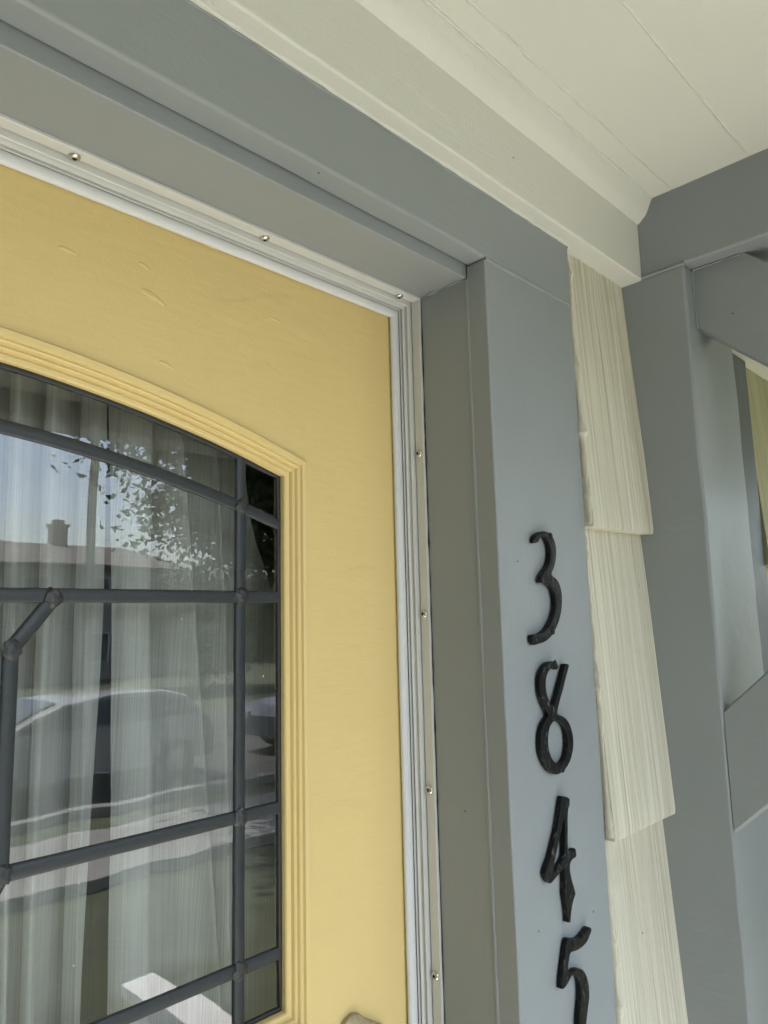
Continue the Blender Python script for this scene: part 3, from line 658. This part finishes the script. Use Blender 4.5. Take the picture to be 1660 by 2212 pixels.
for ch, loops, scr, lab in DIG:
    cu = bpy.data.curves.new('digit', 'CURVE'); cu.dimensions = '2D'; cu.fill_mode = 'BOTH'
    cu.extrude = 0.0017; cu.bevel_depth = 0.0009; cu.bevel_resolution = 3; cu.offset = -0.0017
    xs = [p[0] for p in loops[0]]; zs = [p[1] for p in loops[0]]
    ox, oz = (min(xs) + max(xs)) / 2e4, min(zs) / 1e4
    for lp in loops:
        pts = cr_closed([(a / 1e4 - ox, b / 1e4 - oz) for a, b in lp], 2 if ch == '4' else 3)
        sp = cu.splines.new('POLY'); sp.points.add(len(pts) - 1); sp.use_cyclic_u = True
        for k, p in enumerate(pts): sp.points[k].co = (p.x, p.y, 0, 1)
    tmp = bpy.data.objects.new('tmp', cu); col.objects.link(tmp)
    bpy.context.view_layer.update()
    me = bpy.data.meshes.new_from_object(tmp.evaluated_get(bpy.context.evaluated_depsgraph_get()))
    bpy.data.objects.remove(tmp, do_unlink=True)
    # curve plane (x, y, thickness z) -> wall plane
    for q in me.vertices: q.co = Vector((q.co.x, -q.co.z - 0.0028, q.co.y))
    me.flip_normals()
    bm = bmesh.new(); bm.from_mesh(me); bmesh.ops.remove_doubles(bm, verts=bm.verts, dist=1e-6); bmesh.ops.recalc_face_normals(bm, faces=bm.faces)
    bm.to_mesh(me); bm.free()
    me.materials.clear(); me.materials.append(M['iron'])
    me.polygons.foreach_set('use_smooth', [True] * len(me.polygons)); me.set_sharp_from_angle(angle=R(35))
    o = bpy.data.objects.new('house_numeral', me); col.objects.link(o); o.location = (ox, 0, oz)
    tag(o, lab, 'house number', 'numerals on the door casing')
    for (a, b) in scr:
        bm = bmesh.new(); bmesh.ops.create_uvsphere(bm, u_segments=16, v_segments=8, radius=1)
        tilt = random.uniform(-0.12, 0.12)
        for q in bm.verts:
            cx, cy, cz = q.co; q.co = Vector((a / 1e4 - ox + cx * 0.0031, -0.0053 - cy * 0.0010 + cx * 0.0031 * tilt, b / 1e4 - oz + cz * 0.0035))
        s_ = from_bm('screw_head', bm, M['iron'], None, True, 50); s_.parent = o

# ============================================================ PORCH BRACKET (right)
scn = empty('porch_bracket', (XP + 0.06, -0.2, -0.62), 'grey painted timber porch bracket with diagonal cross braces beside the shingles', 'bracket')
XB = XP + 0.128
board('stile', (XP, -YS, FLOOR), (XB, 0.0232, 0.0634), M['grey_y'], scn, r=0.0035, wob=0.0009)
board('stile', (XP, -0.405, -0.92), (XB, -0.345, 0.0634), M['grey_y'], scn, r=0.0035, wob=0.0009)
tr_ = board('top_rail', (XP + 0.0008, -0.46, 0.0637), (XB - 0.001, 0.0232, 0.1705), M['grey_y'], scn, r=0.0035, wob=0.0009)
bead('caulk_line', [(XP + 0.0008, 0.0, 0.0636), (XP + 0.0008, -YS - 0.001, 0.0636)], 0.0022, M['grey_y'], tr_, wob=0.2, n=40)
board('bottom_rail', (XP + 0.0008, -0.3447, -0.92), (XB - 0.001, -YS - 0.0003, -0.83), M['grey_y'], scn, r=0.0035, wob=0.0006)
def brace(name, x0, x1, ya, yb, za, zb, half, zmax=None, zmin=None):
    """diagonal plank with vertical cut ends, from (ya, za) to (yb, zb) centre line; half = half the vertical height"""
    n_ = 26; prof_ = [(x0 + 0.0025, -1), (x0, -0.955), (x0, 0.955), (x0 + 0.0025, 1), (x1, 1), (x1, -1)]; v = []; f = []; K = 6
    for i in range(n_ + 1):
        t = i / n_; y = ya + (yb - ya) * t; zc = za + (zb - za) * t
        for (x, s) in prof_:
            z = zc + s * half
            if zmax is not None: z = min(z, zmax)
            if zmin is not None: z = max(z, zmin)
            p = Vector((x, y, z)); w_ = 0.0007 * noise.noise(p * 14)
            v.append((x + w_, y, z + w_))
    for i in range(n_):
        for k in range(K): f.append((i * K + k, i * K + (k + 1) % K, (i + 1) * K + (k + 1) % K, (i + 1) * K + k))
    f.append(tuple(range(K))); f.append(tuple(n_ * K + k for k in range(K)))
    return pyd(name, v, f, M['grey_y'], scn, True, 30)
b1 = brace('brace', XP + 0.0225, XP + 0.062, -YS + 0.002, -0.3448, 0.0565, -0.197, 0.0575, zmax=0.066)
b2 = brace('brace', XP + 0.0010, XP + 0.0222, -YS - 0.0002, -0.3449, -0.4510, -0.194, 0.0562, zmax=0.0665)
bead('caulk_line', [(XP + 0.021, -YS - 0.0008, 0.060), (XP + 0.021, -YS - 0.0008, -0.004)], 0.0012, M['grey_y'], b1, wob=0.5, n=40)
bead('caulk_line', [(XP + 0.021, -YS - 0.001, 0.0622), (XP + 0.021, -0.112, 0.0622)], 0.0011, M['grey_y'], b1, wob=0.5, n=40)
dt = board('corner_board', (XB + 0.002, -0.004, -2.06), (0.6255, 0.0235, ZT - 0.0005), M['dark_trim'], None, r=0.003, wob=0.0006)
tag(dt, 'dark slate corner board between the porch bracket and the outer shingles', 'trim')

# white stair railing, mirrored in the lowest panes of the door
rail = empty('stair_railing', (0.485, -1.08, FLOOR), 'white stair railing with a flat cap, mirrored in the lowest door panes', 'railing')
board('rail_cap', (0.440, -1.268, -1.190), (0.529, -0.868, -1.160), M['white_paint'], rail, r=0.003, wob=0.0003)
board('rail_bar', (0.465, -1.250, -1.255), (0.505, -0.87, -1.1905), M['white_paint'], rail, r=0.003, wob=0.0003)
for y in (-1.215, -0.90): board('newel', (0.455, y - 0.03, FLOOR - 0.5 if y < -1 else FLOOR), (0.515, y + 0.03, -1.256), M['white_paint'], rail, r=0.004, wob=0)
for k in range(2): board('baluster', (0.474, -1.12 + 0.11 * k, FLOOR - 0.15), (0.496, -1.098 + 0.11 * k, -1.256), M['white_paint'], rail, r=0.002, wob=0)

# unseen wall added on the hinge side to block light from that end
wg = boxes('added_light_block', [(-3.6, -1.46, -2.6, 0.0235, GROUND, 3.2)], M['blocker']); wg['kind'] = 'structure'
# front beam and the far post of the porch
bmn = board('porch_beam', (-1.45, -0.95, 0.100), (2.60, -0.862, 0.2995), M['grey_x'], None, r=0.004, wob=0.0006)
tag(bmn, 'grey painted beam along the outer edge of the porch ceiling', 'beam')
post = board('porch_post', (-1.44, -0.945, FLOOR), (-1.34, -0.865, 0.0995), M['grey_z'], None, r=0.004, wob=0.0006)
tag(post, 'square grey porch post at the outer corner on the hinge side', 'post')

# ============================================================ ACROSS THE STREET (mirrored in the glass)
M['brickhouse'] = plain('warm stucco', (0.36, 0.31, 0.26), 0.85, ns=2.0, var=0.15)
M['tile_roof'] = plain('grey brown roof shingles', (0.17, 0.145, 0.13), 0.9, ns=2.5, var=0.3)
M['dark_pane'] = plain('dark window glass', (0.03, 0.035, 0.04), 0.08, ns=1.0)
M['chimney'] = plain('red brown chimney brick', (0.22, 0.12, 0.09), 0.9, ns=6, var=0.3)
M['trim_white'] = plain('white window trim', (0.7, 0.7, 0.68), 0.6)
def house(x0, x1, y0, y1, eave, ridge, hip, label, chim=None):
    """hip-roofed house: front at y1 (towards the street)"""
    h = empty('house', ((x0 + x1) / 2, (y0 + y1) / 2, GROUND), label, 'house')
    boxes('wall', [(x0, x1, y0, y1, GROUND, eave)], M['brickhouse'], h)
    o_ = 0.5; ym = (y0 + y1) / 2
    rv = [(x0 - o_, y0 - o_, eave), (x1 + o_, y0 - o_, eave), (x1 + o_, y1 + o_, eave), (x0 - o_, y1 + o_, eave), (x0 + hip, ym, ridge), (x1 - hip, ym, ridge)]
    rv += [(a, b, c - 0.18) for a, b, c in rv[:4]]
    ro = pyd('roof', rv, [(0, 1, 5, 4), (2, 3, 4, 5), (1, 2, 5), (3, 0, 4), (0, 6, 7, 1), (1, 7, 8, 2), (2, 8, 9, 3), (3, 9, 6, 0), (9, 8, 7, 6)], M['tile_roof'], h, False)
    if chim: boxes('chimney', [(chim - 0.45, chim + 0.45, ym - 0.4, ym + 0.4, ridge - 0.6, ridge + 1.0), (chim - 0.55, chim + 0.55, ym - 0.5, ym + 0.5, ridge + 1.0, ridge + 1.15), (chim - 0.3, chim + 0.3, ym - 0.25, ym + 0.25, ridge + 1.15, ridge + 1.4)], M['chimney'], ro)
    n_ = int((x1 - x0) / 3.0)
    for fl in range(2):
        for k in range(n_):
            cx = x0 + (k + 0.5) * (x1 - x0) / n_; z0 = GROUND + 0.9 + fl * 2.7
            if fl == 0 and k == n_ // 2:
                boxes('door', [(cx - 0.5, cx + 0.5, y1 + 0.002, y1 + 0.06, GROUND, GROUND + 2.1)], M['chimney'], h); continue
            wf = boxes('window', [(cx - 0.65, cx + 0.65, y1 + 0.002, y1 + 0.07, z0 - 0.08, z0), (cx - 0.65, cx + 0.65, y1 + 0.002, y1 + 0.07, z0 + 1.3, z0 + 1.38), (cx - 0.65, cx - 0.57, y1 + 0.002, y1 + 0.07, z0, z0 + 1.3), (cx + 0.57, cx + 0.65, y1 + 0.002, y1 + 0.07, z0, z0 + 1.3)], M['trim_white'], h)
            boxes('pane', [(cx - 0.57, cx + 0.57, y1 + 0.004, y1 + 0.03, z0, z0 + 1.3)], M['dark_pane'], wf)
    return h
house(2.0, 20.2, -47.5, -35.0, 2.7, 4.35, 0.3, 'stucco house with hipped brown roof and brick chimney mirrored in the door glass', chim=16.0)
house(-22.0, -6.0, -47.0, -35.0, 2.9, 5.2, 4.0, 'stucco house without chimney across the street', None)
house(27.0, 42.0, -47.0, -35.0, 2.6, 4.9, 4.0, 'stucco house beyond the street trees across the road', None)

M['bark'] = plain('grey bark', (0.11, 0.09, 0.07), 0.95, ns=20, var=0.3)
def leaf_mat():
    mt, n, b = nodes('maple leaves')
    t = N(n, 'ShaderNodeTexNoise', Scale=1.3, Detail=3.0); L(n, coords(n), t.inputs['Vector'])
    L(n, mixc(n, t.outputs[0], (0.035, 0.060, 0.016), (0.085, 0.125, 0.035)), b.inputs['Base Color']); b.inputs['Roughness'].default_value = 0.6
    return mt
M['leaf'] = leaf_mat()
def tree(x, y, h, rad, label, seed, nl=7000, cb=0.36):
    rnd = random.Random(seed); t = empty('street_tree', (x, y, GROUND), label, 'tree', 'street trees across from the door')
    v = []; f = []
    def limb(a, b, r0, r1, n_=6):
        base = len(v); d = (b - a).normalized(); u = d.orthogonal().normalized(); w_ = d.cross(u)
        for i in range(n_ + 1):
            s = i / n_; p = a.lerp(b, s) + Vector((noise.noise(a * 2 + Vector((s * 3, 0, 0))), noise.noise(a * 2 + Vector((0, s * 3, 9))), 0)) * 0.12 * s; r = r0 + (r1 - r0) * s
            for k in range(7): an = 2 * math.pi * k / 7; v.append(p + (u * math.cos(an) + w_ * math.sin(an)) * r)
        for i in range(n_):
            for k in range(7): f.append((base + i * 7 + k, base + i * 7 + (k + 1) % 7, base + (i + 1) * 7 + (k + 1) % 7, base + (i + 1) * 7 + k))
    o0 = Vector((x, y, GROUND)); top = o0 + Vector((0.2, 0.1, h * 0.75)); limb(o0, top, h * 0.028, h * 0.008, 10)
    tips = []
    for k in range(15):
        s = rnd.uniform(0.38, 0.95); a = o0.lerp(top, s); an = rnd.uniform(0, 6.28)
        b = a + Vector((math.cos(an), math.sin(an), rnd.uniform(0.1, 0.7))) * rad * rnd.uniform(0.5, 0.95)
        limb(a, b, h * 0.010, h * 0.003); tips.append(b); tips.append(a.lerp(b, 0.6))
    pyd('trunk', v, f, M['bark'], t, True, 60)
    lv = []; lf = []
    cz = GROUND + h * (1 + cb) / 2; hh = h * (1 - cb) / 2
    cl = []
    for k in range(230):
        while True:
            p = Vector((rnd.uniform(-1, 1), rnd.uniform(-1, 1), rnd.uniform(-1, 1)))
            if 0.25 < p.length < 1: break
        cl.append(Vector((x + p.x * rad, y + p.y * rad, cz + p.z * hh)))
    cl += tips
    for k in range(nl):
        c = rnd.choice(cl); p = c + Vector((rnd.gauss(0, 1), rnd.gauss(0, 1), rnd.gauss(0, 0.8))) * rad * 0.10
        nrm = Vector((rnd.gauss(0, 1), rnd.gauss(0, 1), rnd.gauss(0.7, 1))).normalized(); u = nrm.orthogonal().normalized(); w_ = nrm.cross(u); s = rnd.uniform(0.05, 0.10)
        a = rnd.uniform(0, 6.28); u, w_ = u * math.cos(a) + w_ * math.sin(a), w_ * math.cos(a) - u * math.sin(a)
        b = len(lv); lv += [p - u * s, p + w_ * s * 0.55 + u * s * 0.1, p + u * s, p - w_ * s * 0.55 + u * s * 0.1]; lf.append((b, b + 1, b + 2, b + 3))
    me = bpy.data.meshes.new('crown'); me.from_pydata(lv, [], lf); link('crown', me, M['leaf'], t)
    return t
tree(8.6, -9.1, 11.6, 4.5, 'broad leafy street tree by the pavement, mirrored in the upper door panes', 4, 110000, 0.28)
tree(15.6, -25.0, 4.9, 2.9, 'rounder leafy tree on the far verge beside the chimney house', 8, 16000, 0.08)
tree(-14.0, -22.0, 9.5, 4.2, 'leafy tree on the far verge in front of the chimneyless house', 21, 6000)
pl = empty('utility_pole', (8.3, -19.2, GROUND), 'thin wooden utility pole on the far kerb, mirrored in the arched pane', 'pole')
v = []; f = []
for i in range(9):
    for k in range(10):
        a = 2 * math.pi * k / 10; r0 = 0.14 - 0.004 * i; v.append((8.3 + r0 * math.cos(a) + 0.02 * math.sin(i), -19.2 + r0 * math.sin(a), GROUND + i * 1.25))
for i in range(8):
    for k in range(10): f.append((i * 10 + k, i * 10 + (k + 1) % 10, (i + 1) * 10 + (k + 1) % 10, (i + 1) * 10 + k))
f.append(tuple(80 + k for k in range(10)))
pyd('shaft', v, f, M['bark'], pl)
boxes('crossarm', [(7.3, 9.3, -19.07, -18.96, GROUND + 9.2, GROUND + 9.32)], M['bark'], pl)

# parked cars
M['car_glass'] = plain('tinted car glass', (0.02, 0.024, 0.028), 0.05, ns=1.0, spec=0.8)
M['tyre'] = plain('tyre rubber', (0.02, 0.02, 0.02), 0.8)
M['rim'] = plain('alloy rim', (0.5, 0.5, 0.5), 0.3, 0.9)
M['lamp'] = plain('lamp lens', (0.6, 0.6, 0.58), 0.1)
def car(x, y, colr, label, tall=1.0):
    c = empty('parked_car', (x, y, GROUND), label, 'car', 'cars parked along the kerb')
    pm = plain('car paint ' + label[:5], colr, 0.18, 0.0, ns=1.0, var=0.02, spec=0.6)
    side = [(-2.25, 0.35), (-2.28, 0.75), (-2.15, 0.95), (-1.35, 1.02), (-0.55, 1.42 * tall), (0.3, 1.50 * tall), (1.2, 1.46 * tall), (1.75, 1.35 * tall), (2.15, 0.98), (2.25, 0.7), (2.2, 0.35)]
    v = []; f = []; K = len(side); cs = [(-0.88, 0.0), (-0.90, 0.3), (-0.80, 1.0), (0.80, 1.0), (0.90, 0.3), (0.88, 0.0)]
    rows = [(-0.90, 0.0), (-0.86, 0.6), (-0.70, 1.0), (0.0, 1.02), (0.70, 1.0), (0.86, 0.6), (0.90, 0.0)]
    for (wy, s) in rows:
        for (a, b) in side:
            narrow = 1.0 if b < 1.03 else 1 - 0.16 * (b - 1.0) / 0.5
            v.append((x + a * (0.97 if abs(wy) > 0.8 else 1), y + wy * narrow, GROUND + b * (0.985 + 0.015 * s)))
    for i in range(len(rows) - 1):
        for k in range(K): f.append((i * K + k, i * K + (k + 1) % K, (i + 1) * K + (k + 1) % K, (i + 1) * K + k))
    f.append(tuple(range(K))); f.append(tuple((len(rows) - 1) * K + k for k in range(K)))
    bd = pyd('body', v, f, pm, c, True, 25)
    for s in (-1, 1):
        yy = y + s * 0.905; y2 = y + s * 0.80
        for pts in ([(-1.15, 1.03), (-0.10, 1.03), (-0.10, 1.40 * tall), (-0.52, 1.36 * tall)], [(0.0, 1.03), (1.0, 1.03), (1.0, 1.38 * tall), (0.0, 1.41 * tall)], [(1.1, 1.03), (1.85, 1.05), (1.6, 1.28 * tall), (1.1, 1.37 * tall)]):
            q = [(x + a, y + s * (0.908 - 0.135 * (b - 1.0) / 0.5 * 1.0), GROUND + b) for a, b in pts]; q2 = [(a, b - s * 0.05, d) for a, b, d in q]
            pyd('side_window', q + q2, [(0, 1, 2, 3), (4, 5, 6, 7), (0, 1, 5, 4), (1, 2, 6, 5), (2, 3, 7, 6), (3, 0, 4, 7)], M['car_glass'], c, False)
        for wx in (-1.4, 1.38):
            for nm, r0, r1, off, mt_ in (('wheel', 0.33, 0.2, 0.0, M['tyre']), ('rim', 0.2, 0.05, 0.012, M['rim'])):
                v = []; f = []
                for (r_r, dy) in ((r0, -0.11), (r0, 0.10 + off), (r1, 0.115 + off)):
                    for k in range(20): a = 2 * math.pi * k / 20; v.append((x + wx + r_r * math.cos(a), y + s * (0.80 + dy), GROUND + 0.335 + r_r * math.sin(a)))
                for i in range(2):
                    for k in range(20): f.append((i * 20 + k, i * 20 + (k + 1) % 20, (i + 1) * 20 + (k + 1) % 20, (i + 1) * 20 + k))
                f.append(tuple(range(20))); f.append(tuple(40 + k for k in range(20)))
                ob = pyd(nm, v, f, mt_, c if nm == 'wheel' else wh, True, 40)
                if nm == 'wheel': wh = ob
        boxes('headlight', [(x - 2.29, x - 2.2, y + s * 0.62 - 0.14, y + s * 0.62 + 0.14, GROUND + 0.68, GROUND + 0.82)], M['lamp'], c)
    pyd('windscreen', [(x - 1.30, y - 0.72, GROUND + 1.07), (x - 1.30, y + 0.72, GROUND + 1.07), (x - 0.60, y + 0.62, GROUND + 1.43 * tall), (x - 0.60, y - 0.62, GROUND + 1.43 * tall),
                       (x - 1.25, y - 0.72, GROUND + 1.00), (x - 1.25, y + 0.72, GROUND + 1.00), (x - 0.55, y + 0.62, GROUND + 1.36 * tall), (x - 0.55, y - 0.62, GROUND + 1.36 * tall)],
        [(0, 1, 2, 3), (4, 5, 6, 7), (0, 1, 5, 4), (1, 2, 6, 5), (2, 3, 7, 6), (3, 0, 4, 7)], M['car_glass'], c, False)
    return c
car(4.7, -11.6, (0.36, 0.36, 0.355), 'pale grey parked car with dark windows, mirrored below the middle came')
car(10.6, -11.6, (0.16, 0.17, 0.19), 'dark grey parked car standing behind the pale one at the kerb')
